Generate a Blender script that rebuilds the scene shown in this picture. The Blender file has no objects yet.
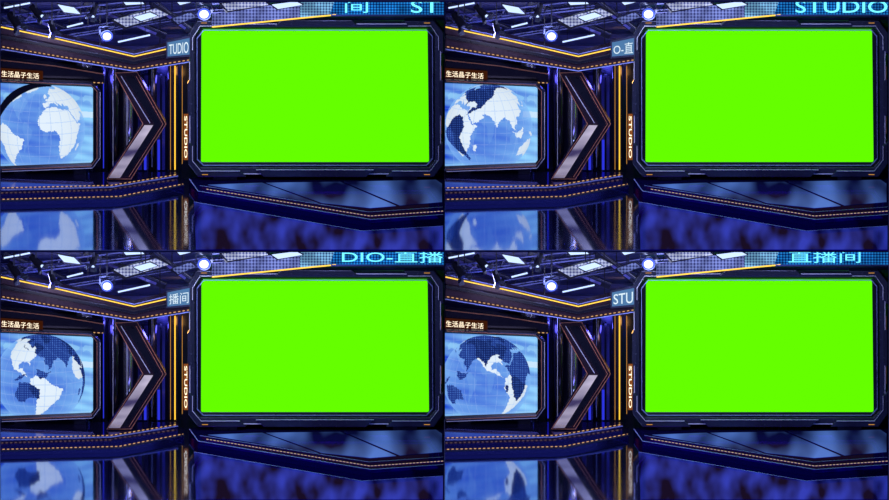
import bpy, bmesh, math, random
import numpy as np
from mathutils import Vector
random.seed(4)
sc = bpy.context.scene
col = sc.collection
try:
    sc.view_settings.view_transform = 'Standard'
except Exception as e:
    print('view', e)
PHI = math.radians(20); SN = math.sin(PHI); CO = math.cos(PHI)
CH = 2.5 / CO            # storey height
CW = 4.445               # studio width
OFF = [Vector((-CW, 0, CH)), Vector((0, 0, CH)), Vector((-CW, 0, 0)), Vector((0, 0, 0))]
WHERE = ['upper left studio', 'upper right studio', 'lower left studio', 'lower right studio']

def P(px, py, y): return Vector((px / 100, y, ((250 - py) / 100 - y * SN) / CO))
def F(px, py, h): return Vector((px / 100, ((250 - py) / 100 - h * CO) / SN, h))
def lin(c):
    return tuple(((v / 255) / 12.92 if v / 255 <= .04045 else (((v / 255) + .055) / 1.055) ** 2.4) for v in c)

# ---------------------------------------------------------------- materials
def principled(name, rgb, metal=0., rough=.5, ns=30., var=.25):
    m = bpy.data.materials.new(name); m.use_nodes = True
    nt = m.node_tree; b = nt.nodes['Principled BSDF']
    c = lin(rgb)
    tc = nt.nodes.new('ShaderNodeTexCoord'); n = nt.nodes.new('ShaderNodeTexNoise')
    n.inputs['Scale'].default_value = ns; nt.links.new(tc.outputs['Object'], n.inputs['Vector'])
    mx = nt.nodes.new('ShaderNodeMix'); mx.data_type = 'RGBA'
    mx.inputs[6].default_value = (*[v * (1 - var) for v in c], 1); mx.inputs[7].default_value = (*[min(1, v * (1 + var)) for v in c], 1)
    nt.links.new(n.outputs['Fac'], mx.inputs[0]); nt.links.new(mx.outputs[2], b.inputs['Base Color'])
    mr = nt.nodes.new('ShaderNodeMapRange'); mr.inputs[3].default_value = max(.03, rough - .08); mr.inputs[4].default_value = rough + .08
    nt.links.new(n.outputs['Fac'], mr.inputs[0]); nt.links.new(mr.outputs[0], b.inputs['Roughness'])
    b.inputs['Metallic'].default_value = metal
    return m
def emis(name, rgb, s=1.):
    m = bpy.data.materials.new(name); m.use_nodes = True
    nt = m.node_tree; nt.nodes.remove(nt.nodes['Principled BSDF'])
    e = nt.nodes.new('ShaderNodeEmission'); e.inputs[0].default_value = (*lin(rgb), 1); e.inputs[1].default_value = s
    nt.links.new(e.outputs[0], nt.nodes['Material Output'].inputs[0])
    return m
def dashed(name, rgb, off, period, duty, s=1.):
    m = bpy.data.materials.new(name); m.use_nodes = True
    nt = m.node_tree; nt.nodes.remove(nt.nodes['Principled BSDF'])
    tc = nt.nodes.new('ShaderNodeTexCoord'); sx = nt.nodes.new('ShaderNodeSeparateXYZ'); nt.links.new(tc.outputs['Object'], sx.inputs[0])
    a = nt.nodes.new('ShaderNodeMath'); a.operation = 'ADD'; a.inputs[1].default_value = 20
    nt.links.new(sx.outputs[0], a.inputs[0])
    d = nt.nodes.new('ShaderNodeMath'); d.operation = 'DIVIDE'; d.inputs[1].default_value = period; nt.links.new(a.outputs[0], d.inputs[0])
    f = nt.nodes.new('ShaderNodeMath'); f.operation = 'FRACT'; nt.links.new(d.outputs[0], f.inputs[0])
    l = nt.nodes.new('ShaderNodeMath'); l.operation = 'LESS_THAN'; l.inputs[1].default_value = duty; nt.links.new(f.outputs[0], l.inputs[0])
    mx = nt.nodes.new('ShaderNodeMix'); mx.data_type = 'RGBA'; mx.inputs[6].default_value = (*lin(off), 1); mx.inputs[7].default_value = (*lin(rgb), 1)
    nt.links.new(l.outputs[0], mx.inputs[0])
    e = nt.nodes.new('ShaderNodeEmission'); e.inputs[1].default_value = s
    nt.links.new(mx.outputs[2], e.inputs[0]); nt.links.new(e.outputs[0], nt.nodes['Material Output'].inputs[0])
    return m
def dots(name, a, b_, scale, s=1., lo=.35, hi=.55):
    m = bpy.data.materials.new(name); m.use_nodes = True
    nt = m.node_tree; nt.nodes.remove(nt.nodes['Principled BSDF'])
    tc = nt.nodes.new('ShaderNodeTexCoord'); ch = nt.nodes.new('ShaderNodeTexVoronoi'); ch.inputs['Scale'].default_value = scale
    ch.inputs['Randomness'].default_value = 0.
    mp = nt.nodes.new('ShaderNodeMapping'); mp.inputs['Scale'].default_value = (1, 0, 1); nt.links.new(tc.outputs['Object'], mp.inputs[0])
    nt.links.new(mp.outputs[0], ch.inputs['Vector'])
    r = nt.nodes.new('ShaderNodeValToRGB'); r.color_ramp.elements[0].position = lo; r.color_ramp.elements[1].position = hi
    r.color_ramp.elements[0].color = (*lin(a), 1); r.color_ramp.elements[1].color = (*lin(b_), 1)
    nt.links.new(ch.outputs['Distance'], r.inputs[0])
    n = nt.nodes.new('ShaderNodeTexNoise'); n.inputs['Scale'].default_value = 5.; nt.links.new(tc.outputs['Object'], n.inputs['Vector'])
    mr = nt.nodes.new('ShaderNodeMapRange'); mr.inputs[1].default_value = .35; mr.inputs[2].default_value = .65; mr.inputs[3].default_value = s * .55; mr.inputs[4].default_value = s * 1.35
    nt.links.new(n.outputs['Fac'], mr.inputs[0])
    e = nt.nodes.new('ShaderNodeEmission'); nt.links.new(mr.outputs[0], e.inputs[1])
    nt.links.new(r.outputs[0], e.inputs[0]); nt.links.new(e.outputs[0], nt.nodes['Material Output'].inputs[0])
    return m
def cloudy(name, a, b_, sx_, sy_, s=1., lo=.35, hi=.7, gl=(.06, .003, .35), rough=.1, sz=1.):   # softly varying emission; paints the reflections in tile
    m = bpy.data.materials.new(name); m.use_nodes = True
    nt = m.node_tree; nt.nodes.remove(nt.nodes['Principled BSDF'])
    tc = nt.nodes.new('ShaderNodeTexCoord'); mp = nt.nodes.new('ShaderNodeMapping'); mp.inputs['Scale'].default_value = (sx_, sy_, sz)
    nt.links.new(tc.outputs['Object'], mp.inputs[0])
    n = nt.nodes.new('ShaderNodeTexNoise'); n.inputs['Scale'].default_value = 1.; n.inputs['Detail'].default_value = 1.5
    nt.links.new(mp.outputs[0], n.inputs['Vector'])
    r = nt.nodes.new('ShaderNodeValToRGB'); r.color_ramp.elements[0].position = lo; r.color_ramp.elements[1].position = hi
    r.color_ramp.elements[0].color = (*lin(a), 1); r.color_ramp.elements[1].color = (*lin(b_), 1)
    nt.links.new(n.outputs['Fac'], r.inputs[0])
    e = nt.nodes.new('ShaderNodeEmission'); e.inputs[1].default_value = s; nt.links.new(r.outputs[0], e.inputs[0])
    g = nt.nodes.new('ShaderNodeBsdfGlossy'); g.inputs['Roughness'].default_value = rough; g.inputs[0].default_value = (*gl, 1)
    ad = nt.nodes.new('ShaderNodeAddShader'); nt.links.new(e.outputs[0], ad.inputs[0]); nt.links.new(g.outputs[0], ad.inputs[1])
    nt.links.new(ad.outputs[0], nt.nodes['Material Output'].inputs[0])
    return m
def glossy_floor(name, left, right, diff, rough, amt=.85):
    m = bpy.data.materials.new(name); m.use_nodes = True
    nt = m.node_tree; nt.nodes.remove(nt.nodes['Principled BSDF'])
    tc = nt.nodes.new('ShaderNodeTexCoord'); sx = nt.nodes.new('ShaderNodeSeparateXYZ'); nt.links.new(tc.outputs['Object'], sx.inputs[0])
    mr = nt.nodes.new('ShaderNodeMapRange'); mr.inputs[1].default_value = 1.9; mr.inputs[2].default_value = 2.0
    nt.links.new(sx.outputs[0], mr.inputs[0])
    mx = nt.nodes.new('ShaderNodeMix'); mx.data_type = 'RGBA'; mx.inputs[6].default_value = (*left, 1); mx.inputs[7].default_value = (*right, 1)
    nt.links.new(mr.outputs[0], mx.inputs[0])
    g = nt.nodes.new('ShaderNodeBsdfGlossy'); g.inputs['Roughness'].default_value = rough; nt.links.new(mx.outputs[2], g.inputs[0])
    n = nt.nodes.new('ShaderNodeTexNoise'); n.inputs['Scale'].default_value = 3.; nt.links.new(tc.outputs['Object'], n.inputs['Vector'])
    r2 = nt.nodes.new('ShaderNodeMapRange'); r2.inputs[3].default_value = rough * .6; r2.inputs[4].default_value = rough * 1.5
    nt.links.new(n.outputs['Fac'], r2.inputs[0]); nt.links.new(r2.outputs[0], g.inputs['Roughness'])
    d = nt.nodes.new('ShaderNodeBsdfDiffuse'); d.inputs[0].default_value = (*lin(diff), 1)
    ms = nt.nodes.new('ShaderNodeMixShader'); ms.inputs[0].default_value = amt
    nt.links.new(d.outputs[0], ms.inputs[1]); nt.links.new(g.outputs[0], ms.inputs[2])
    nt.links.new(ms.outputs[0], nt.nodes['Material Output'].inputs[0])
    return m
M = dict(
    frame=principled('gunmetal', (54, 58, 78), .5, .24),
    dark=principled('black_metal', (20, 21, 33), .4, .3),
    edge=principled('steel_edge', (215, 218, 238), .2, .3),  # pale colour for highlights painted along edges and columns
    rim=principled('pale_rim', (118, 132, 190), 0, .6),
    beam=principled('beam_metal', (28, 29, 50), .5, .3),
    chev=principled('plum_metal', (56, 40, 52), .5, .22),
    brown=principled('bronze', (200, 130, 98), .3, .35),
    wall=principled('navy_wall', (20, 21, 56), .2, .4, 6),
    soffit=principled('violet_soffit', (40, 42, 96), .3, .4, 8, .5),
    truss=principled('truss_steel', (52, 58, 104), .5, .3),
    column=principled('dark_column', (54, 50, 64), .8, .16),
    chrome=principled('chrome', (205, 202, 215), .9, .14),
    pod=glossy_floor('podium_gloss', (.24, .24, .6), (.07, .04, .3), (26, 23, 52), .09, .75),
    stage=glossy_floor('stage_gloss', (.07, .003, .35), (.07, .003, .35), (18, 16, 76), .10, .65),
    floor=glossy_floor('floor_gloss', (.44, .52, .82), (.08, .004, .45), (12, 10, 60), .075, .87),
    tile=cloudy('led_floor_tile', (8, 12, 54), (90, 132, 222), 2.6, .7, .8, .4, .72),  # painted blue reflection patches for the stage deck
    tiledim=cloudy('led_floor_tile_dim', (7, 6, 42), (54, 70, 205), 5., 1.1, .75, .38, .72),  # painted blue reflections for the front floor
    green=emis('chroma_green', (101, 255, 0), 1.),
    orange=dashed('orange_dashes', (240, 184, 120), (64, 34, 44), .045, .5, .85),
    paledash=dashed('pale_dashes', (225, 190, 160), (60, 56, 110), .035, .6, .9),
    amberline=emis('amber_line', (230, 160, 70), .8),
    goldline=emis('gold_line', (255, 205, 80), 1.5),
    amber=emis('amber_light', (255, 200, 60), 1.3),
    white=emis('white_light', (235, 240, 255), 2.),
    halo=emis('blue_ring_light', (84, 110, 255), 1.2),
    ice=emis('ice_light', (185, 208, 255), 1.5),
    blue=emis('blue_light', (50, 60, 245), .8),
    violet=cloudy('violet_glow', (26, 24, 80), (92, 92, 220), 5., 1., .8, .35, .7, (.1, .1, .2), .2, 5.),
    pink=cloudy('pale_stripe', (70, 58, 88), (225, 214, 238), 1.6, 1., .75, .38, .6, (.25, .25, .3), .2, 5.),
    deep=cloudy('deep_blue_light', (6, 5, 30), (28, 28, 130), 8., 1., .8, .35, .7, (.15, .15, .25), .15, .6),
    cyan=emis('cyan_text', (110, 232, 255), 1.5),
    gold=emis('gold_text', (255, 236, 205), 1.7),
    orangetext=emis('orange_text', (255, 244, 205), 1.8),
    warmbox=emis('warm_sign_face', (150, 84, 40), .8),
    whitetext=emis('white_text', (225, 245, 255), 1.),
    ledblue=dots('led_dots', (34, 140, 230), (4, 28, 96), 34, .85, .25, .5),
    ledmix=dots('led_mesh', (140, 205, 250), (26, 50, 120), 34, .85),
    perf=dots('perforated', (205, 215, 255), (64, 74, 160), 30, .95),
    perfdim=dots('perforated_dim', (130, 145, 225), (34, 38, 100), 30, .8),
    sign=emis('sign_face', (84, 130, 180), .9),
    signdark=emis('sign_red_face', (78, 34, 14), .6),
)
gm = bpy.data.materials.new('globe_picture'); gm.use_nodes = True
_nt = gm.node_tree; _nt.nodes.remove(_nt.nodes['Principled BSDF'])
_a = _nt.nodes.new('ShaderNodeAttribute'); _a.attribute_name = 'picture'
_e = _nt.nodes.new('ShaderNodeEmission'); _nt.links.new(_a.outputs['Color'], _e.inputs[0]); _nt.links.new(_e.outputs[0], _nt.nodes['Material Output'].inputs[0])

# ---------------------------------------------------------------- mesh builder
class MB:
    def __init__(s): s.v = []; s.f = []
    def prism(s, pts, d):
        n = len(pts); b = len(s.v); d = Vector(d)
        s.v += [Vector(p) for p in pts] + [Vector(p) + d for p in pts]
        s.f.append(list(range(b, b + n))); s.f.append(list(range(b + 2 * n - 1, b + n - 1, -1)))
        for i in range(n):
            j = (i + 1) % n; s.f.append([b + i, b + n + i, b + n + j, b + j])
        return s
    def px(s, pts, y, d=.04): return s.prism([P(a, b, y) for a, b in pts], (0, d, 0))
    def ring(s, outer, inner, y, d=.04, dy=0.):
        n = len(outer); b = len(s.v)
        o = [P(*p, y) for p in outer]; i_ = [P(*p, y) + Vector((0, dy, 0)) for p in inner]
        D = Vector((0, d, 0))
        s.v += o + i_ + [p + D for p in o] + [p + D for p in i_]
        for k in range(n):
            j = (k + 1) % n
            s.f += [[b + k, b + j, b + n + j, b + n + k], [b + 2*n + k, b + 3*n + k, b + 3*n + j, b + 2*n + j],
                    [b + k, b + 2*n + k, b + 2*n + j, b + j], [b + n + k, b + n + j, b + 3*n + j, b + 3*n + k]]
        return s
    def bar(s, a, b, w=.02, h=None):
        h = h or w; a = Vector(a); b = Vector(b); d = (b - a).normalized()
        up = Vector((0, 0, 1)) if abs(d.z) < .95 else Vector((0, 1, 0))
        r = d.cross(up).normalized(); u = r.cross(d).normalized()
        pts = [a + r*w/2*i + u*h/2*j for i, j in ((-1, -1), (1, -1), (1, 1), (-1, 1))]
        return s.prism(pts, b - a)
    def path(s, pts, w=.012, h=None):                 # one connected square-section strip through the points
        h = h or w; b = len(s.v); n = len(pts)
        for i, p in enumerate(pts):
            d = (Vector(pts[min(i + 1, n - 1)]) - Vector(pts[max(i - 1, 0)])).normalized()
            up = Vector((0, 0, 1)) if abs(d.z) < .95 else Vector((0, 1, 0))
            r = d.cross(up).normalized(); u = r.cross(d).normalized()
            s.v += [Vector(p) + r*w/2*i_ + u*h/2*j for i_, j in ((-1, -1), (1, -1), (1, 1), (-1, 1))]
        for i in range(n - 1):
            for k in range(4):
                l = (k + 1) % 4; s.f.append([b + 4*i + k, b + 4*i + l, b + 4*i + 4 + l, b + 4*i + 4 + k])
        s.f += [[b, b+3, b+2, b+1], [b + 4*n - 4, b + 4*n - 3, b + 4*n - 2, b + 4*n - 1]]
        return s
    def cone(s, a, b, r0, r1, n=16):
        a = Vector(a); b = Vector(b); d = (b - a).normalized()
        up = Vector((0, 0, 1)) if abs(d.z) < .95 else Vector((0, 1, 0))
        r = d.cross(up).normalized(); u = r.cross(d).normalized(); k = len(s.v)
        for c, q in ((a, r0), (b, r1)):
            for i in range(n):
                t = 2 * math.pi * i / n; s.v.append(c + r * q * math.cos(t) + u * q * math.sin(t))
        s.f.append(list(range(k, k + n))); s.f.append(list(range(k + 2*n - 1, k + n - 1, -1)))
        for i in range(n):
            j = (i + 1) % n; s.f.append([k + i, k + n + i, k + n + j, k + j])
        return s

def make(name, mb, mat, parent=None, origin=None, bevel=0, smooth=False):
    o0 = parent['_o'] if parent is not None else (origin if origin is not None else Vector((sum(v.x for v in mb.v)/len(mb.v), sum(v.y for v in mb.v)/len(mb.v), min(v.z for v in mb.v))))
    o0 = Vector(o0)
    me = bpy.data.meshes.new(name); me.from_pydata([v - o0 for v in mb.v], [], mb.f)
    bm = bmesh.new(); bm.from_mesh(me); bmesh.ops.recalc_face_normals(bm, faces=bm.faces); bm.to_mesh(me); bm.free()
    if smooth:
        for p in me.polygons: p.use_smooth = len(p.vertices) == 4
    me.materials.append(mat)
    o = bpy.data.objects.new(name, me); col.objects.link(o); o['_o'] = tuple(o0)
    if parent is not None: o.parent = parent
    else: o.location = o0
    if bevel:
        bv = o.modifiers.new('bevel', 'BEVEL'); bv.width = bevel; bv.segments = 2; bv.limit_method = 'ANGLE'
    return o
ROOTS = []
def reg(o, label, cat=None, group=None, kind=None):
    o['label'] = label
    if cat: o['category'] = cat
    if group: o['group'] = group
    if kind: o['kind'] = kind
    ROOTS.append(o); return o
def thing(name, origin, label, cat, group):
    o = bpy.data.objects.new(name, None); o.empty_display_size = .05; col.objects.link(o)
    o.location = Vector(origin); o['_o'] = tuple(origin)
    return reg(o, label, cat, group)

# ================================================================ THE SET (built once, in studio coordinates)
def struct(name, mb, mat, label): return reg(make(name, mb, mat, None, Vector((0, 0, 0))), label, None, None, 'structure')
YB = 2.36
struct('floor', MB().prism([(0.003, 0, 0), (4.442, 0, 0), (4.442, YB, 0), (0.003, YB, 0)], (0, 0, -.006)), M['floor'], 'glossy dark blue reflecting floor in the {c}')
wb = MB()
wb.prism([(0, YB, 0), (4.445, YB, 0), (4.445, YB, 2.64), (0, YB, 2.64)], (0, .02, 0))
for i in range(28):
    x = .08 + i * .16
    wb.prism([(x, YB - .03, 0), (x + .03, YB - .03, 0), (x + .03, YB - .03, 1.5), (x, YB - .03, 1.5)], (0, .03, 0))
struct('wall_back', wb, M['wall'], 'dark navy ribbed back wall of the {c}')
cl = MB(); cl.prism([(0.003, 0.01, 2.645), (4.442, 0.01, 2.645), (4.442, YB, 2.645), (0.003, YB, 2.645)], (0, 0, -.012))
a, b = P(0.3, 60, 2.33), P(444.2, 60, 2.33); c, d = P(444.2, -20, 2.0), P(.3, -20, 2.0)
cl.prism([a, b, c, d], (0, .02, .02))
for i in range(7):                                  # ribs of the raked soffit
    t = i / 7; q0 = a.lerp(d, t + .03); q1 = b.lerp(c, t + .09); cl.bar(q0 + Vector((0, -.02, -.02)), q1 + Vector((0, -.02, -.02)), .04, .04)
struct('ceiling', cl, M['soffit'], 'raked violet ribbed ceiling of the {c}')
struct('wall_left', MB().prism([(0, 0.01, 0), (0, YB, 0), (0, YB, 2.64), (0, 0.01, 2.64)], (.002, 0, 0)), M['wall'], 'left side wall of the {c}')
struct('wall_right', MB().prism([(4.445, 0.01, 0), (4.445, YB, 0), (4.445, YB, 2.64), (4.445, 0.01, 2.64)], (-.002, 0, 0)), M['wall'], 'right side wall of the {c}')

# ---- stage under the main display
o = Vector((3.2, 1.3, 0)); st = thing('stage_platform', o, 'low angular glossy stage under the green display in the {c}', 'stage', 'glossy stages under the green displays')
H = .08
top = [(189, 178), (443.5, 175), (443.5, 214.5), (371, 219.5), (198, 191)]
make('deck', MB().prism([F(*p, H) for p in top], (0, 0, -H + .001)), M['stage'], st)
make('edge_trim', MB().path([F(189.5, 179, H), F(198, 191, H), F(371, 219.5, H), F(443.3, 214.5, H)], .01, .004), M['rim'], st)
make('riser_trim', MB().path([F(198, 191, .03) , F(371, 219.5, .03), F(443.3, 214.5, .03)], .012, .014), M['frame'], st)
make('edge_light', MB().path([F(206, 189, H + .004), F(370, 216, H + .004), F(443.3, 211, H + .004)], .009, .003), M['paledash'], st)
make('led_tile', MB().prism([F(*p, H + .001) for p in [(208, 185), (262, 183), (318, 203.5)]], (0, 0, .004)), M['tile'], st)  # these glowing sheets paint blue reflections onto the deck
make('led_tile', MB().prism([F(*p, H + .001) for p in [(266, 183), (340, 182), (396, 206), (370, 208), (322, 203)]], (0, 0, .004)), M['tile'], st)
make('led_tile', MB().prism([F(*p, H + .001) for p in [(344, 182), (436, 180), (442, 184), (442, 202), (400, 205.5)]], (0, 0, .004)), M['tile'], st)
make('inlay_line', MB().path([F(200, 185.5, H + .005), F(369, 212, H + .005), F(443, 207, H + .005)], .006, .003), M['rim'], st)

# ---- blue reflections painted on the floor ahead of the stage
o = Vector((3.3, .4, 0)); fp = thing('floor_light_panel', o, 'blue glowing panel set into the floor ahead of the stage in the {c}', 'light panel', 'blue floor light panels')
make('glass', MB().prism([F(*p, .001) for p in [(194, 202), (362, 231), (443, 226), (443, 249.5), (196, 249.5)]], (0, 0, .004)), M['tiledim'], fp)
make('edge_trim', MB().path([F(194, 202, .004), F(362, 231, .004), F(443, 226, .004)], .008, .004), M['rim'], fp)

# ---- left stepped podium
o = Vector((.9, 1.7, 0)); pd = thing('stepped_podium', o, 'two step dark podium with orange edge lights in the {c}', 'podium', 'two step podiums below the globe screens')
make('lower_step', MB().prism([F(*p, .05) for p in [(.5, 178), (184, 178), (184, 185), (120, 198), (.5, 201)]], (0, 0, -.049)), M['pod'], pd)
make('upper_step', MB().prism([F(*p, .12) for p in [(.5, 172), (178, 172), (178, 176), (112, 187), (.5, 190)]], (0, 0, -.069)), M['pod'], pd)
make('edge_light', MB().path([F(.8, 199.3, .055), F(119, 196.3, .055), F(183, 184, .055)], .01, .004), M['orange'], pd)
make('edge_light', MB().path([F(.8, 187.8, .125), F(111, 185.3, .125), F(177, 174.5, .125)], .01, .004), M['orange'], pd)
make('edge_trim', MB().path([F(.8, 190, .12), F(112, 187, .12), F(178, 176, .12)], .014, .007), M['rim'], pd)
make('edge_trim', MB().path([F(.8, 201, .05), F(120, 198, .05), F(184, 185, .05)], .02, .01), M['frame'], pd)
make('riser_panel', MB().path([F(.8, 190.4, .085), F(112, 187.4, .085), F(178, 176.4, .085)], .02, .035), M['chev'], pd)

# ---- main green display
Y = 1.85
o = P(315, 176, Y); o.z = .08
gd = thing('green_display', o, 'large blank green display in angular dark frame in the {c}', 'screen', 'large green display screens')
inn = [(201.5, 32), (203.5, 30), (426.5, 30), (427.5, 31), (429, 161.5), (428, 163), (202, 163), (201, 162)]
make('screen_panel', MB().px(inn, Y + .02, .02), M['green'], gd)
out = [(189.5, 37), (199, 24), (431, 24), (440.5, 36), (440.5, 160), (430, 174), (200, 174), (190, 162)]
mid = [(194.5, 36), (201, 27.8), (429.5, 27.8), (434.8, 34), (435.3, 161), (429, 168), (201, 168), (194.8, 162)]
make('outer_frame', MB().ring(out, mid, Y - .03, .09, .015), M['frame'], gd, bevel=.006)
make('inner_bezel', MB().ring(mid, inn, Y - .01, .05, .025), M['dark'], gd, bevel=.003)
def off(poly, s):
    cx, cy = 315, 97; return [(x + (s if x < cx else -s), y + (s if y < cy else -s)) for x, y in poly]
make('bezel_line', MB().ring(off(mid, 2.2), off(mid, 2.8), Y - .022, .01), M['rim'], gd)
make('edge_line', MB().ring(off(out, -.4), off(out, .35), Y - .036, .01), M['edge'], gd)
for pts in ([(188, 54), (188, 35), (197, 21), (228, 21), (224, 26), (200, 26), (192.5, 38), (192.5, 50)],
            [(443.5, 54), (443.5, 33), (434, 21), (404, 21), (408, 26), (431, 26), (438.5, 37), (438.5, 50)],
            [(188, 142), (188, 164), (198, 177), (246, 177), (240, 171), (201, 171), (192.5, 161), (192.5, 146)],
            [(443.5, 142), (443.5, 164), (434, 177), (386, 177), (392, 171), (430, 171), (438.5, 160), (438.5, 146)]):
    bk = make('corner_bracket', MB().px(pts, Y - .06, .1), M['frame'], gd, bevel=.007)
    t = MB(); t.path([P(*q, Y - .064) for q in pts[4:]], .006); make('edge_line', t, M['edge'], bk)
    s_ = -1 if pts[0][0] < 315 else 1
    yy_ = pts[2][1] + (2 if pts[2][1] < 90 else -2.4)
    make('accent_light', MB().path([P(pts[2][0] - s_ * 4, yy_, Y - .064), P(pts[2][0] - s_ * 10, yy_, Y - .064)], .005), M['amberline'], bk)
for x in (187.5, 438.5):
    make('side_grip', MB().px([(x, 84), (x + 2, 80), (x + 4.5, 80), (x + 4.5, 116), (x + 2, 116), (x, 112)], Y - .045, .06), M['frame'], gd, bevel=.004)
make('top_plate', MB().px([(275, 26), (281, 20.5), (352, 20.5), (358, 26)], Y - .055, .06), M['frame'], gd, bevel=.005)
bp_ = make('bottom_plate', MB().px([(256, 169.5), (374, 169.5), (366, 177), (264, 177)], Y - .06, .1), M['frame'], gd, bevel=.005)
make('edge_line', MB().path([P(256, 169.8, Y - .064), P(374, 169.8, Y - .064)], .005), M['edge'], bp_)
make('accent_light', MB().px([(441, 66), (441.8, 66), (441.8, 134), (441, 134)], Y - .03, .01), M['brown'], gd)
for x in (225, 405):
    q = P(x, 174, Y); make('foot', MB().prism([(q.x - .12, Y - .05, .086), (q.x + .12, Y - .05, .086), (q.x + .12, Y + .03, .086), (q.x - .12, Y + .03, .086)], (0, 0, q.z - .086)), M['dark'], gd)

# ---- left canopy beam, header beam
o = P(90, 60, 1.5)
cb = thing('canopy_beam', o, 'bent dark canopy beam with dashed orange lines in the {c}', 'beam', 'bent canopy beams')
make('beam_body', MB().px([(.5, 24), (60, 37), (134, 54), (190, 40), (190, 62), (134, 71), (60, 59), (.5, 49)], 1.5, .12), M['chev'], cb, bevel=.008)
make('edge_light', MB().path([P(1, 27, 1.49), P(60, 39.5, 1.49), P(134, 56.5, 1.49), P(167, 49, 1.49)], .009), M['goldline'], cb)
make('edge_light', MB().path([P(1, 46.5, 1.49), P(60, 56.5, 1.49), P(134, 68.5, 1.49), P(189, 60, 1.49)], .007), M['orange'], cb)
make('top_trim', MB().path([P(1, 24.5, 1.485), P(60, 37.2, 1.485), P(134, 54.2, 1.485), P(167, 46.4, 1.485)], .006), M['rim'], cb)
make('middle_rail', MB().path([P(1, 36, 1.48), P(60, 47, 1.48), P(134, 62, 1.48), P(166, 55, 1.48)], .035), M['dark'], cb, bevel=.004)
make('lower_trim', MB().path([P(1, 49, 1.49), P(60, 59, 1.49), P(134, 71, 1.49), P(189, 62, 1.49)], .008), M['rim'], cb)
for x, y in ((20, 30), (100, 47), (160, 48)):
    q = P(x, y, 1.56); make('hanger_rod', MB().bar(q, (q.x, q.y, 2.62), .012), M['dark'], cb)
o = P(50, 80, 1.9)
hb = thing('header_beam', o, 'dark header beam just above the globe screen in the {c}', 'beam', 'header beams above the globe screens')
make('beam_body', MB().px([(.5, 60), (55, 66), (104, 74), (104, 84), (60, 82), (.5, 80)], 1.95, .12), M['column'], hb, bevel=.006)
make('edge_light', MB().path([P(45, 80.3, 1.945), P(103, 83, 1.945)], .007), M['orange'], hb)
make('top_trim', MB().path([P(1, 60, 1.945), P(55, 66, 1.945), P(104, 74, 1.945)], .008), M['brown'], hb)
for x in (6, 98):
    q = P(x, 80, 2.0); make('post', MB().bar((q.x, 2.04, 0), (q.x, 2.04, q.z), .05), M['dark'], hb)

# ---- chevron
o = P(120, 180, 1.72); o.z = .12
cv = thing('chevron_sculpture', o, 'tall arrow shaped plum metal sculpture pointing right in the {c}', 'sculpture', 'arrow shaped sculptures')
ch = [(115, 73), (137, 72), (166, 124), (131, 179), (107, 179), (143, 124)]
make('chevron_body', MB().px(ch, 1.72, .12), M['chev'], cv, bevel=.014)
make('outline_light', MB().path([P(*ch[k % 6], 1.715) for k in range(6)] + [P(*ch[0], 1.715)], .006), M['brown'], cv)
make('inner_groove', MB().px([(124, 76), (134, 76), (161, 124), (127, 177), (120, 177), (154, 124)], 1.712, .01), M['dark'], cv, bevel=.003)
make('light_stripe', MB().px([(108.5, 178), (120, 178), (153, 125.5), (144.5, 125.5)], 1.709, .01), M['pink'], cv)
make('edge_strip', MB().path([P(121, 76, 1.705), P(150, 123, 1.705)], .006), M['edge'], cv)
make('edge_strip', MB().path([P(136, 76, 1.705), P(163, 124, 1.705), P(129, 177, 1.705)], .005), M['brown'], cv)

# ---- columns behind
def column(x0, x1, pt, y, mat, label, group, light=None, cyl=False):
    b_ = Vector(((x0 + x1) / 200, y, 0)); tp = P(x0, pt, y).z
    t = thing('column', b_, label, 'column', group)
    r = (x1 - x0) / 200
    if cyl: make('shaft', MB().cone((b_.x, y, .02), (b_.x, y, tp), r, r, 24), mat, t, smooth=True)
    else: make('shaft', MB().prism([(b_.x - r, y - .03, .02), (b_.x + r, y - .03, .02), (b_.x + r, y + .05, .02), (b_.x - r, y + .05, .02)], (0, 0, tp - .02)), mat, t, bevel=.008)
    make('base', MB().prism([(b_.x - r - .01, y - .05, 0), (b_.x + r + .01, y - .05, 0), (b_.x + r + .01, y + .07, 0), (b_.x - r - .01, y + .07, 0)], (0, 0, .03)), M['dark'], t)
    if light:
        yo = y - .05 if not cyl else y - r - .008
        for lx, w, z0, m in light:
            make('light_strip', MB().prism([(lx/100 - w/2, yo, z0), (lx/100 + w/2, yo, z0), (lx/100 + w/2, yo + .02, z0), (lx/100 - w/2, yo + .02, z0)], (0, 0, tp - z0 - .05)), m, t)  # pale strips on the round columns are painted highlights
    return t
column(76, 92, 56, 2.2, M['chrome'], 'pale chrome round column rising behind the globe screen in the {c}', 'chrome columns', None, True)
column(101.5, 105.5, 60, 2.16, M['dark'], 'slim column with blue light strip beside the globe screen in the {c}', 'blue strip columns', [(103.5, .01, .1, M['blue'])])
column(108, 119, 58, 2.18, M['column'], 'dark round column left of the arrow sculpture in the {c}', 'dark round columns', [(113, .006, .1, M['edge'])], True)
column(123, 133, 58, 2.22, M['chrome'], 'shiny round column behind the arrow sculpture in the {c}', 'shiny round columns', [(127, .008, .1, M['edge'])], True)
column(148, 157, 58, 2.2, M['column'], 'dark round column right of the arrow sculpture tip in the {c}', 'dark round columns', [(152, .006, .1, M['rim'])], True)
column(168, 178, 60, 2.12, M['column'], 'square column with two golden light strips in the {c}', 'gold strip columns', [(170.5, .005, .1, M['amberline']), (175, .013, .1, M['amber'])])
o = Vector((1.53, 2.29, 0))
bp = thing('backlit_panel', o, 'glowing blue wall panel right of the arrow sculpture in the {c}', 'light panel', 'glowing blue panels')
make('panel', MB().px([(138, 76), (165, 76), (165, 170), (138, 170)], 2.3, .02), M['deep'], bp)
for x in (142, 160):
    make('slat', MB().px([(x, 74), (x + 2, 74), (x + 2, 170), (x, 170)], 2.28, .02), M['dark'], bp)
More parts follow.
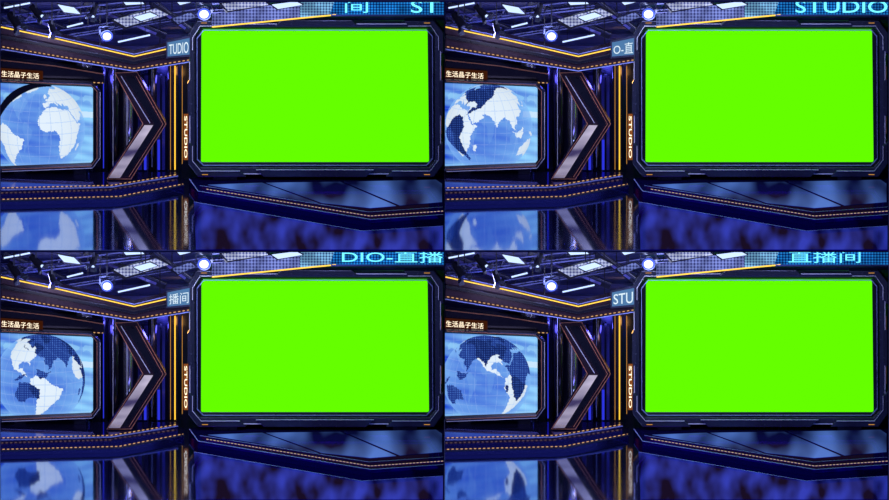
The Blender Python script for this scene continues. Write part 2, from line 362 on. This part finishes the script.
make('panel_glow', MB().px([(144, 150), (146.5, 150), (146.5, 170), (144, 170)], 2.292, .006), M['blue'], bp)
make('panel_glow', MB().px([(157.5, 140), (160, 140), (160, 170), (157.5, 170)], 2.292, .006), M['blue'], bp)

# ---- ceiling rig
def truss(p, q, w, label, group):
    o_ = (Vector(p) + Vector(q)) / 2
    t = thing('lighting_truss', o_, label, 'truss', group)
    d = (Vector(q) - Vector(p)).normalized(); s_ = Vector((0, 0, 1)); f_ = d.cross(s_).normalized()
    offs = [s_ * w / 2, -s_ * w / 2 + f_ * w / 2, -s_ * w / 2 - f_ * w / 2]
    for of in offs: make('chord', MB().cone(Vector(p) + of, Vector(q) + of, w * .14, w * .14, 8), M['truss'], t)
    L = (Vector(q) - Vector(p)).length; n = max(2, int(L / w / 1.7)); lt = MB()
    for a_, b_ in ((0, 1), (0, 2), (1, 2)):
        pts = []
        for i in range(n):
            pts += [Vector(p) + d * (L * i / n) + offs[a_], Vector(p) + d * (L * (i + .5) / n) + offs[b_]]
        lt.path(pts, w * .07)
    make('lattice', lt, M['dark'], t)
    for k in (.2, .8):
        c_ = Vector(p).lerp(Vector(q), k); make('hanger_rod', MB().bar(c_, (c_.x, c_.y, 2.62), .01), M['dark'], t)
truss(P(2, 20, 1.4), P(150, 3, 1.4), .08, 'blue lattice truss crossing the upper left ceiling of the {c}', 'ceiling trusses')
truss(P(60, 34, 1.75), P(200, 12, 1.75), .07, 'lattice truss above the bent canopy beam in the {c}', 'ceiling trusses')
truss(P(210, 8, 1.55), P(334, 1, 1.55), .08, 'lattice truss above the green display top in the {c}', 'ceiling trusses')
def sloping_beam(p, q, y, label):
    t = thing('sloping_beam', (P(*p, y) + P(*q, y)) / 2, label, 'beam', 'dark sloping overhead beams')
    A, B = P(*p, y), P(*q, y)
    make('beam_body', MB().bar(A, B, .05, .07), M['beam'], t, bevel=.006)
    up = Vector((0, -.028, .02)); make('edge_line', MB().bar(A + up, B + up, .005), M['truss'], t)
    dn = Vector((0, -.027, -.012)); make('glow_panel', MB().bar(A.lerp(B, .12) + dn, A.lerp(B, .88) + dn, .006, .026), M['violet'], t)
    for k in (.2, .8):
        c_ = A.lerp(B, k) + Vector((0, 0, .035)); make('hanger_rod', MB().bar(c_, (c_.x, c_.y, 2.62), .01), M['dark'], t)
sloping_beam((3, 4), (64, 30), 1.88, 'dark beam sloping down from the far left ceiling corner in the {c}')
sloping_beam((84, 2), (166, 36), 1.93, 'dark beam sloping down behind the large perforated panel in the {c}')
sloping_beam((152, 2), (190, 30), 1.67, 'short dark beam left of the right round lamp in the {c}')

def lightpanel(pts, y, mat, label):
    o_ = P(sum(p[0] for p in pts) / 4, max(p[1] for p in pts), y)
    t = thing('slanted_light_panel', o_, label, 'light panel', 'slanted overhead light panels')
    make('diffuser', MB().px(pts, y, .015), mat, t)
    cx = sum(p[0] for p in pts) / 4; cy = sum(p[1] for p in pts) / 4
    big = [(max(.6, cx + (a_ - cx) * 1.12), cy + (b_ - cy) * 1.3) for a_, b_ in pts]
    make('housing', MB().px(big, y + .016, .02), M['dark'], t)
    q = P(cx, cy, y + .026); make('hanger_rod', MB().bar(q, (q.x, q.y, 2.62), .01), M['dark'], t)
lightpanel([(58, 5), (74, 8), (80, 14), (64, 12)], 1.2, M['ice'], 'small ice white slanted light panel near the spotlights in the {c}')
lightpanel([(114, 20), (156, 9), (168, 15), (126, 27)], 1.02, M['perf'], 'large perforated slanted light panel between both lamps in the {c}')
lightpanel([(134, 17.5), (150, 13), (157, 16), (141, 21)], .95, M['ice'], 'ice white light panel hung before the large perforated panel in the {c}')
lightpanel([(172, 19), (190, 13), (196, 17), (178, 24)], 1.42, M['perfdim'], 'dim perforated light panel left of the right lamp in the {c}')
lightpanel([(222, 4), (262, -1), (268, 5), (228, 11)], 1.2, M['perf'], 'perforated light panel above the green display left half in the {c}')
lightpanel([(120, -2), (136, -3), (144, 4), (126, 5)], 1.22, M['ice'], 'ice white light panel at the ceiling edge in the {c}')
lightpanel([(174, -1), (188, -3), (192, 2), (180, 5)], 1.24, M['ice'], 'ice white light panel above the right round lamp in the {c}')
lightpanel([(272, 5), (296, 2), (302, 5), (278, 9)], 1.2, M['ice'], 'ice white light panel left of the cyan ticker in the {c}')

def tube(p, q, y, label):  # glowing bars added as bright streaks to lighten the ceiling
    o_ = (P(*p, y) + P(*q, y)) / 2
    t = thing('tube_light', o_, label, 'tube light', 'thin ceiling tube lights')
    make('tube', MB().cone(P(*p, y), P(*q, y), .009, .009, 8), M['ice'], t)
    for k in (.15, .85):
        c_ = P(*p, y).lerp(P(*q, y), k); make('hanger_rod', MB().bar(c_ + Vector((0, 0, .009)), (c_.x, c_.y, 2.62), .006), M['dark'], t)
tube((4, 8), (30, 3), 1.62, 'thin tube light in the far left ceiling corner of the {c}')
tube((67, 27), (83, 23), 1.84, 'thin tube light behind the left round lamp in the {c}')
tube((118, 42), (150, 35), 1.83, 'thin tube light over the canopy bend in the {c}')
tube((214, 17), (250, 9), 1.9, 'thin tube light behind the perforated ticker strip in the {c}')

def lamp(px_, py_, y, r, label):
    c_ = P(px_, py_, y)
    t = thing('moving_head_lamp', c_ + Vector((0, 0, r * 2.2)), label, 'lamp', 'bright moving head lamps')
    d = Vector((0, -1, -.1)).normalized()
    make('head', MB().cone(c_ + d * -.1, c_, r * .9, r * 1.5, 20), M['frame'], t)
    make('halo_ring', MB().cone(c_ + d * .001, c_ + d * .006, r * 1.4, r * 1.35, 24), M['halo'], t)  # glow halo around the lens, put in as an emissive ring
    make('lens', MB().cone(c_ + d * .007, c_ + d * .02, r, r * .7, 20), M['white'], t)
    make('yoke', MB().path([c_ + Vector((-r * 1.7, .05, 0)), c_ + Vector((-r * 1.7, .05, r * 2)), c_ + Vector((r * 1.7, .05, r * 2)), c_ + Vector((r * 1.7, .05, 0))], .02), M['frame'], t)
    make('clamp_rod', MB().bar(c_ + Vector((0, .05, r * 2)), (c_.x, c_.y + .05, 2.62), .014), M['dark'], t)
lamp(107, 36, 1.22, .042, 'left glowing round moving head lamp below the trusses in the {c}')
lamp(204, 14, 1.1, .046, 'right glowing round moving head lamp above the display corner in the {c}')

def spot(px_, py_, y, s, d, label, glow):
    c_ = P(px_, py_, y); d = Vector(d).normalized()
    t = thing('spotlight', c_, label, 'spotlight', 'black spotlights on the left rig')
    make('body', MB().cone(c_ - d * s, c_ + d * s, s * .42, s * .55, 16), M['dark'], t)
    make('lens', MB().cone(c_ + d * s, c_ + d * (s + .006), s * .42, s * .42, 16), M[glow], t)
    r = d.cross(Vector((0, 0, 1))).normalized(); u = r.cross(d)
    for q in (r, -r, u, -u):
        w_ = q.cross(d).normalized() * s * .4; b_ = c_ + d * s + q * s * .55
        make('barn_door', MB().prism([b_ - w_, b_ + w_, b_ + w_ + d * s * .6 + q * s * .35, b_ - w_ + d * s * .6 + q * s * .35], q * .006), M['frame'], t)
    make('bracket', MB().bar(c_, c_ + Vector((0, 0, s * 1.6)), .02), M['frame'], t)
    make('clamp_rod', MB().bar(c_ + Vector((0, 0, s * 1.6)), (c_.x, c_.y, 2.62), .012), M['dark'], t)
spot(14, 20, 1.0, .085, (.5, -.5, -.6), 'leftmost black spotlight on the rig in the {c}', 'deep')
spot(36, 11, 1.0, .075, (.6, -.4, -.5), 'second black spotlight from the left wall in the {c}', 'ice')
spot(52, 27, .98, .065, (.3, -.6, -.7), 'small black spotlight left of the round lamp in the {c}', 'deep')
spot(94, 10, 1.0, .065, (-.3, -.6, -.7), 'black spotlight above the left round lamp in the {c}', 'ice')

# ================================================================ copies for the other three studios
def copy_tree(o, parent=None):
    c_ = o.copy(); col.objects.link(c_); c_.parent = parent
    for q in list(o.children):
        copy_tree(q, c_)
    return c_
base = list(ROOTS)
for o in base:
    lab = o['label']; loc = o.location.copy()
    for k in range(4):
        r = o if k == 0 else copy_tree(o)
        r.location = loc + OFF[k]; r['label'] = lab.replace('{c}', WHERE[k])
ROOTS.clear()

# ================================================================ pieces whose picture or writing differs
def textpolys(s, bold):
    cu = bpy.data.curves.new('t', 'FONT'); cu.body = s; cu.resolution_u = 4; cu.offset = bold
    ob = bpy.data.objects.new('t', cu); col.objects.link(ob)
    bpy.context.view_layer.update()
    dg = bpy.context.evaluated_depsgraph_get(); me = bpy.data.meshes.new_from_object(ob.evaluated_get(dg))
    v = [tuple(q.co[:2]) for q in me.vertices]; f = [list(p.vertices) for p in me.polygons]
    bpy.data.objects.remove(ob); bpy.data.meshes.remove(me); bpy.data.curves.remove(cu)
    return v, f
def text_on(s, quad, y, name, mat, parent):
    v, f = textpolys(s, .006 if s.isascii() else 0)
    if not v: return
    x0 = min(a[0] for a in v); x1 = max(a[0] for a in v); y0 = min(a[1] for a in v); y1 = max(a[1] for a in v)
    tl, tr, br, bl = [Vector(q) for q in quad]; mb = MB()
    for a_, b_ in v:
        u = (a_ - x0) / (x1 - x0); w = (b_ - y0) / (y1 - y0)
        p = (bl.lerp(br, u)).lerp(tl.lerp(tr, u), w); mb.v.append(P(p.x, p.y, y))
    mb.f = f
    return make(name, mb, mat, parent)

polys = [
 [(-17,15),(-16,22),(-10,30),(-5,35),(10,37),(20,32),(32,31),(36,22),(43,12),(51,11),(42,-2),(40,-15),(35,-22),(31,-29),(20,-35),(16,-28),(12,-17),(13,-5),(9,3),(5,5),(-8,4),(-14,9)],
 [(-9,37),(-9,43),(-1,44),(-4,48),(3,51),(8,54),(8,57),(5,60),(12,65),(25,71),(40,67),(55,69),(70,73),(90,76),(110,74),(140,73),(170,69),(180,66),(178,62),(163,58),(158,52),(155,58),(140,58),(135,54),(140,48),(130,42),(127,35),(122,39),(120,34),(122,28),(115,22),(108,20),(108,12),(103,10),(103,2),(98,10),(95,17),(88,21),(80,15),(77,8),(73,18),(66,25),(57,26),(60,22),(52,16),(44,13),(38,22),(34,30),(36,36),(28,37),(26,41),(22,37),(19,41),(13,45),(17,40),(15,38),(11,43),(3,42),(0,38),(-5,36)],
 [(-168,66),(-156,71),(-130,70),(-110,68),(-95,72),(-82,68),(-94,60),(-82,53),(-78,62),(-65,59),(-56,52),(-65,46),(-70,42),(-76,35),(-81,31),(-80,25),(-83,29),(-90,30),(-97,27),(-97,20),(-90,21),(-87,16),(-83,10),(-78,8),(-85,11),(-95,16),(-105,20),(-112,30),(-118,34),(-124,42),(-125,49),(-135,58),(-150,60),(-165,56)],
 [(-55,60),(-45,60),(-22,70),(-20,80),(-40,83),(-65,80),(-55,70)],
 [(-78,8),(-72,12),(-60,9),(-50,0),(-35,-6),(-39,-18),(-48,-27),(-57,-37),(-66,-45),(-69,-54),(-75,-50),(-72,-35),(-70,-18),(-80,-6)],
 [(114,-22),(122,-17),(130,-12),(137,-12),(142,-11),(146,-19),(153,-27),(150,-37),(140,-38),(132,-32),(115,-34)],
 [(95,5),(100,2),(106,-6),(114,-8),(118,-2),(118,6),(110,1),(104,0)], [(131,-1),(141,-3),(150,-9),(140,-8)],
 [(130,32),(136,35),(141,38),(142,44),(138,37),(131,34)], [(-6,50),(1,52),(-2,58),(-6,57)], [(44,-16),(50,-15),(47,-25),(44,-24)]]
def land(lon, lat):
    lon, lat = lon + .5 * np.sin(lat * 1.1) + .35 * np.sin(lat * 2.6), lat + .5 * np.sin(lon * .9) + .35 * np.sin(lon * 2.3)      # ragged coasts
    lon = (lon + 180) % 360 - 180; r = lat < -74
    for p in polys:
        ins_ = np.zeros(lon.shape, bool); n = len(p)
        for i in range(n):
            x0, y0 = p[i]; x1, y1 = p[(i + 1) % n]
            if y0 == y1: continue
            c_ = (y0 > lat) != (y1 > lat)
            ins_ ^= c_ & (lon < (x1 - x0) * (lat - y0) / (y1 - y0) + x0)
        r |= ins_
    return r
TL, TR, BR, BL = (.5, 83), (93, 87), (93, 163.5), (.5, 167)
def globe_panel(k, parent, y):
    lon0 = [-14, 66, -66, -104][k]; gx, gy, gr = [(40, 129, 45), (44, 128, 44), (40, 129, 45), (42, 129, 44)][k]
    NX, NY = 280, 230
    U, V = np.meshgrid(np.linspace(0, 1, NX), np.linspace(0, 1, NY))
    X = (TL[0] * (1 - U) + TR[0] * U) * (1 - V) + (BL[0] * (1 - U) + BR[0] * U) * V
    Yp = (TL[1] * (1 - U) + TR[1] * U) * (1 - V) + (BL[1] * (1 - U) + BR[1] * U) * V
    L = lambda c_: np.array(lin(c_))
    dx = (X - gx) / gr; dy = -(Yp - gy) / gr; r2 = dx**2 + dy**2
    C = np.zeros(X.shape + (3,))
    g = np.clip(.3 + .5 * U + .15 * np.sin(V * 14 + U * 3) + .3 * np.sin(X * .12 - Yp * .45) * np.sin(Yp * .2 + 2), 0, 1)[..., None]
    C[:] = L((30, 76, 210)) * (1 - g) + L((145, 210, 255)) * g
    mp = land((U - .5) * 420 + 30, 90 - V * 170); C[mp] = C[mp] * .6 + L((165, 225, 255)) * .4
    grid = ((X % 9 < .5) | (Yp % 9 < .5)); C[grid] = C[grid] * .85 + L((200, 220, 255)) * .15
    bar_ = (np.abs(Yp - 112 - X * .03) < 3) & (U > .84); C[bar_] = L((200, 230, 255))
    inside = r2 < 1
    z = np.sqrt(np.clip(1 - r2, 0, 1)); t0 = math.radians(8)
    def ll(zz):
        yy = dy * math.cos(t0) + zz * math.sin(t0); z2 = -dy * math.sin(t0) + zz * math.cos(t0)
        return np.degrees(np.arctan2(dx, z2)) + lon0, np.degrees(np.arcsin(np.clip(yy, -1, 1)))
    lo, la = ll(z); fr = land(lo, la) & inside
    lo2, la2 = ll(-z); bk = land(lo2, la2) & inside
    if k == 0: bk[:] = False
    s = np.clip(.15 + .85 * (1 - z) + .15 * dy, 0, 1)[..., None]
    oc = L((50, 96, 216)) * (1 - s) + L((135, 192, 252)) * s
    C[inside] = C[inside] * .3 + oc[inside] * .7
    gl = inside & (((lo % 15) < .8) | ((la % 15) < .8)); C[gl] = C[gl] * .8 + L((190, 215, 255)) * .2
    dots_ = ((X % 1.8) < .8) & ((Yp % 1.8) < .8)
    sh = (.8 + .2 * z)[..., None]
    lf = L((228, 242, 255)) * sh
    C[fr] = lf[fr]; C[fr & gl] = L((185, 212, 250))
    C[bk & ~fr] = L((24, 48, 130)); C[bk & dots_ & ~fr] = L((84, 130, 220))
    C[bk & fr] = L((14, 28, 88)); C[bk & fr & dots_] = L((60, 100, 190))
    if k == 0:
        a_ = np.degrees(np.arctan2(dy, dx)); rr = np.sqrt(r2); th = .10 * np.sin(np.radians(np.clip((a_ - 75) / 105 * 180, 0, 180)))
        sw = (rr > .97 - th) & (rr < 1.0 + th * .3) & (a_ > 75) & (a_ < 180); C[sw] = L((8, 10, 30))
    Z = ((250 - Yp) / 100 - y * SN) / CO
    o0 = Vector(parent['_o'])
    co = np.stack([X / 100 - o0.x, np.full(X.shape, y - o0.y), Z - o0.z], -1).reshape(-1, 3)
    idx = np.arange(NX * NY).reshape(NY, NX)
    fc = np.stack([idx[:-1, :-1], idx[1:, :-1], idx[1:, 1:], idx[:-1, 1:]], -1).reshape(-1, 4)
    me = bpy.data.meshes.new('screen_panel'); me.from_pydata(co.tolist(), [], fc.tolist())
    at = me.color_attributes.new('picture', 'FLOAT_COLOR', 'POINT')
    at.data.foreach_set('color', np.concatenate([C.reshape(-1, 3), np.ones((NX * NY, 1))], 1).astype(np.float32).ravel())
    me.materials.append(gm); ob = bpy.data.objects.new('screen_panel', me); col.objects.link(ob); ob.parent = parent; ob['_o'] = tuple(o0)

TICK = [[('间', 345, 368), ('ST', 411, 440)], [('STUDIO', 351, 443)], [('DIO-直播', 342, 443)], [('直播间', 344, 416)]]
TICKD = ['two distant text pieces 间 and ST', 'the word STUDIO', 'DIO-直播', '直播间']
SMALL = ['TUDIO', 'O-直', '播间', 'STU']
DESC = ['Africa facing front', 'Asia facing front', 'the Atlantic facing front', 'North America facing front']
for k in range(4):
    y = 1.9; o = Vector((.5, y, .12))
    g = thing('globe_screen', o, 'wall screen showing a blue globe with %s in the %s' % (DESC[k], WHERE[k]), 'screen', 'globe screens')
    globe_panel(k, g, y)
    outr = [(.5, 80.3), (92, 83), (100.5, 92), (100.5, 158), (93, 168.5), (.5, 172)]
    innr = [(.5, 83), (91, 87), (93, 89), (93, 161), (91, 163.5), (.5, 167)]
    midr = [(.5, 81.8), (91.5, 85.5), (96.2, 91), (96.2, 159), (92, 165.3), (.5, 168.8)]
    make('frame', MB().ring(outr, midr, y - .04, .065, .01), M['frame'], g, bevel=.005)
    make('inner_bezel', MB().ring(midr, innr, y - .028, .04, .015), M['dark'], g)
    make('frame_light', MB().path([P(2, 169.6, y - .045), P(91, 166.2, y - .045), P(97, 158, y - .045), P(97, 91.5, y - .045), P(91, 85, y - .045), P(2, 81.2, y - .045)], .005), M['brown'], g)
    make('edge_line', MB().path([P(2, 171.6, y - .045), P(92.6, 168.1, y - .045), P(100.1, 158, y - .045), P(100.1, 92, y - .045)], .005), M['edge'], g)
    make('back_cover', MB().px([(.5, 82), (95, 86), (95, 164), (.5, 169)], y + .008, .015), M['dark'], g)
    for x in (20, 80):
        q = P(x, 167, y); make('foot', MB().prism([(x/100 - .06, y - .02, .121), (x/100 + .06, y - .02, .121), (x/100 + .06, y + .02, .121), (x/100 - .06, y + .02, .121)], (0, 0, q.z - .12)), M['dark'], g)
    g.location += OFF[k]
    o = P(22, 80, 1.94)
    g = thing('text_sign', o, 'dark strip sign with pale characters above the globe in the %s' % WHERE[k], 'sign', 'pale character signs')
    make('sign_board', MB().px([(.5, 68.5), (43, 71.5), (43, 79.6), (.5, 78)], 1.93, .016), M['signdark'], g)
    text_on('生活晶子生活', [(1.5, 70.5), (39, 73.3), (39, 78.9), (1.5, 76.6)], 1.926, 'lettering', M['gold'], g)
    g.location += OFF[k]
    o = P(179, 58, 1.46)
    g = thing('studio_sign', o, 'small blue lit sign reading %s left of the display in the %s' % (SMALL[k], WHERE[k]), 'sign', 'small blue signs')
    make('sign_board', MB().px([(167, 42), (190, 37.5), (190, 55), (167, 57)], 1.46, .03), M['sign'], g)
    make('sign_frame', MB().ring([(166, 41), (190.5, 36), (190.5, 56.5), (166, 58.5)], [(167.5, 42.5), (189.5, 38), (189.5, 54.8), (167.5, 56.8)], 1.45, .02), M['frame'], g)
    text_on(SMALL[k], [(169, 44.5), (188.5, 41.5), (188.5, 53), (169, 54.5)], 1.452, 'lettering', M['whitetext'], g)
    g.location += OFF[k]
    o = Vector((1.865, 2.07, 0))
    g = thing('vertical_sign', o, 'narrow vertical STUDIO sign with warm letters left of display in the %s' % WHERE[k], 'sign', 'vertical orange signs')
    make('sign_board', MB().prism([(1.815, 2.07, 0), (1.9, 2.07, 0), (1.9, 2.11, 0), (1.815, 2.11, 0)], (0, 0, 1.45)), M['dark'], g)
    make('lit_face', MB().px([(183.6, 114), (188.2, 114), (188.2, 160), (183.6, 160)], 2.064, .005), M['warmbox'], g)
    text_on('STUDIO', [(187.2, 116), (187.2, 158), (184.4, 158), (184.4, 116)], 2.06, 'lettering', M['orangetext'], g)
    make('light_strip', MB().px([(182, 66), (182.5, 66), (182.5, 164), (182, 164)], 2.06, .01), M['amberline'], g)
    g.location += OFF[k]
    o = P(325, 20, 1.3)
    g = thing('led_ticker', o, 'cyan overhead led ticker showing %s in the %s' % (TICKD[k], WHERE[k]), 'led ticker', 'overhead led tickers')
    make('perforated_panel', MB().px([(212, 15), (300, 1), (300, 17.5), (212, 26)], 1.34, .03), M['perfdim'], g)
    make('mesh_panel', MB().px([(300, 1), (318, -3), (337, -3), (330, 14.5), (300, 17.5)], 1.335, .03), M['ledmix'], g)
    make('led_panel', MB().px([(337, -5), (444, -5), (444, 14.5), (330, 14.5)], 1.31, .03), M['ledblue'], g)
    make('gold_rail', MB().path([P(212, 27, 1.3), P(312, 17, 1.3), P(336, 14.8, 1.3)], .011), M['goldline'], g)
    make('lower_rail', MB().bar(P(331, 15.3, 1.3), P(444, 15.3, 1.3), .014), M['truss'], g)
    for w_, x0, x1 in TICK[k]:
        text_on(w_, [(x0, .5), (x1, .5), (x1, 12.8), (x0, 12.8)], 1.3, 'lettering', M['cyan'], g)
    for x in (240, 400):
        q = P(x, 8, 1.36); make('hanger_rod', MB().bar(q, (q.x, q.y, 2.62), .012), M['dark'], g)
    g.location += OFF[k]

# ---------------------------------------------------------------- lights
def area(loc, target, size, power, rgb, sy=None):
    l = bpy.data.lights.new('area', 'AREA'); l.energy = power; l.color = rgb; l.size = size
    if sy: l.shape = 'RECTANGLE'; l.size_y = sy
    ob = bpy.data.objects.new('studio_light', l); col.objects.link(ob); ob.location = loc  # unseen area lamp added to brighten the set
    ob.rotation_euler = (Vector(target) - Vector(loc)).to_track_quat('-Z', 'Y').to_euler()
def point(loc, power, rgb, r=.05):
    l = bpy.data.lights.new('point', 'POINT'); l.energy = power; l.color = rgb; l.shadow_soft_size = r
    ob = bpy.data.objects.new('glow_light', l); col.objects.link(ob); ob.location = loc  # unseen point lamp added for coloured fill
for k in range(4):
    f = OFF[k]
    area(f + Vector((2.2, .2, 2.45)), f + Vector((2.2, 2.0, .6)), 3.6, 54, (.58, .58, 1), .5)
    area(f + Vector((.6, .2, 1.5)), f + Vector((1.0, 2.2, 1.0)), .5, 8, (.75, .75, 1))
    area(f + Vector((2.1, 1.2, 2.2)), f + Vector((1.2, 2.3, .8)), .25, 10, (.8, .85, 1), 1.)
    point(f + Vector((1.63, 2.2, 1.05)), 4, (.12, .12, 1))
    point(f + Vector((1.06, 2.08, 1.1)), 4, (.12, .12, 1))
    point(f + Vector((1.05, 1.1, 1.8)), 10, (.35, .42, 1))
    point(f + Vector((2.05, 1.0, 2.0)), 10, (.35, .4, 1))
    point(f + Vector((.4, 1.2, 1.9)), 7, (.3, .32, 1))
    point(f + Vector((1.79, 1.97, 1.1)), 1.5, (1, .5, .12))
    point(f + Vector((3.3, 1.1, 2.1)), 5, (.35, .4, 1))
w = bpy.data.worlds.new('World'); sc.world = w; w.use_nodes = True
w.node_tree.nodes['Background'].inputs[0].default_value = (.06, .07, .26, 1); w.node_tree.nodes['Background'].inputs[1].default_value = .9

for o in bpy.data.objects:
    if '_o' in o: del o['_o']
cam = bpy.data.cameras.new('Camera'); co = bpy.data.objects.new('Camera', cam); col.objects.link(co)
cam.type = 'ORTHO'; cam.ortho_scale = 8.89; cam.clip_end = 200
co.location = (0, 2.5 * SN - 30 * CO, 2.5 * CO + 30 * SN)
co.rotation_euler = (math.pi / 2 - PHI, 0, 0)
sc.camera = co
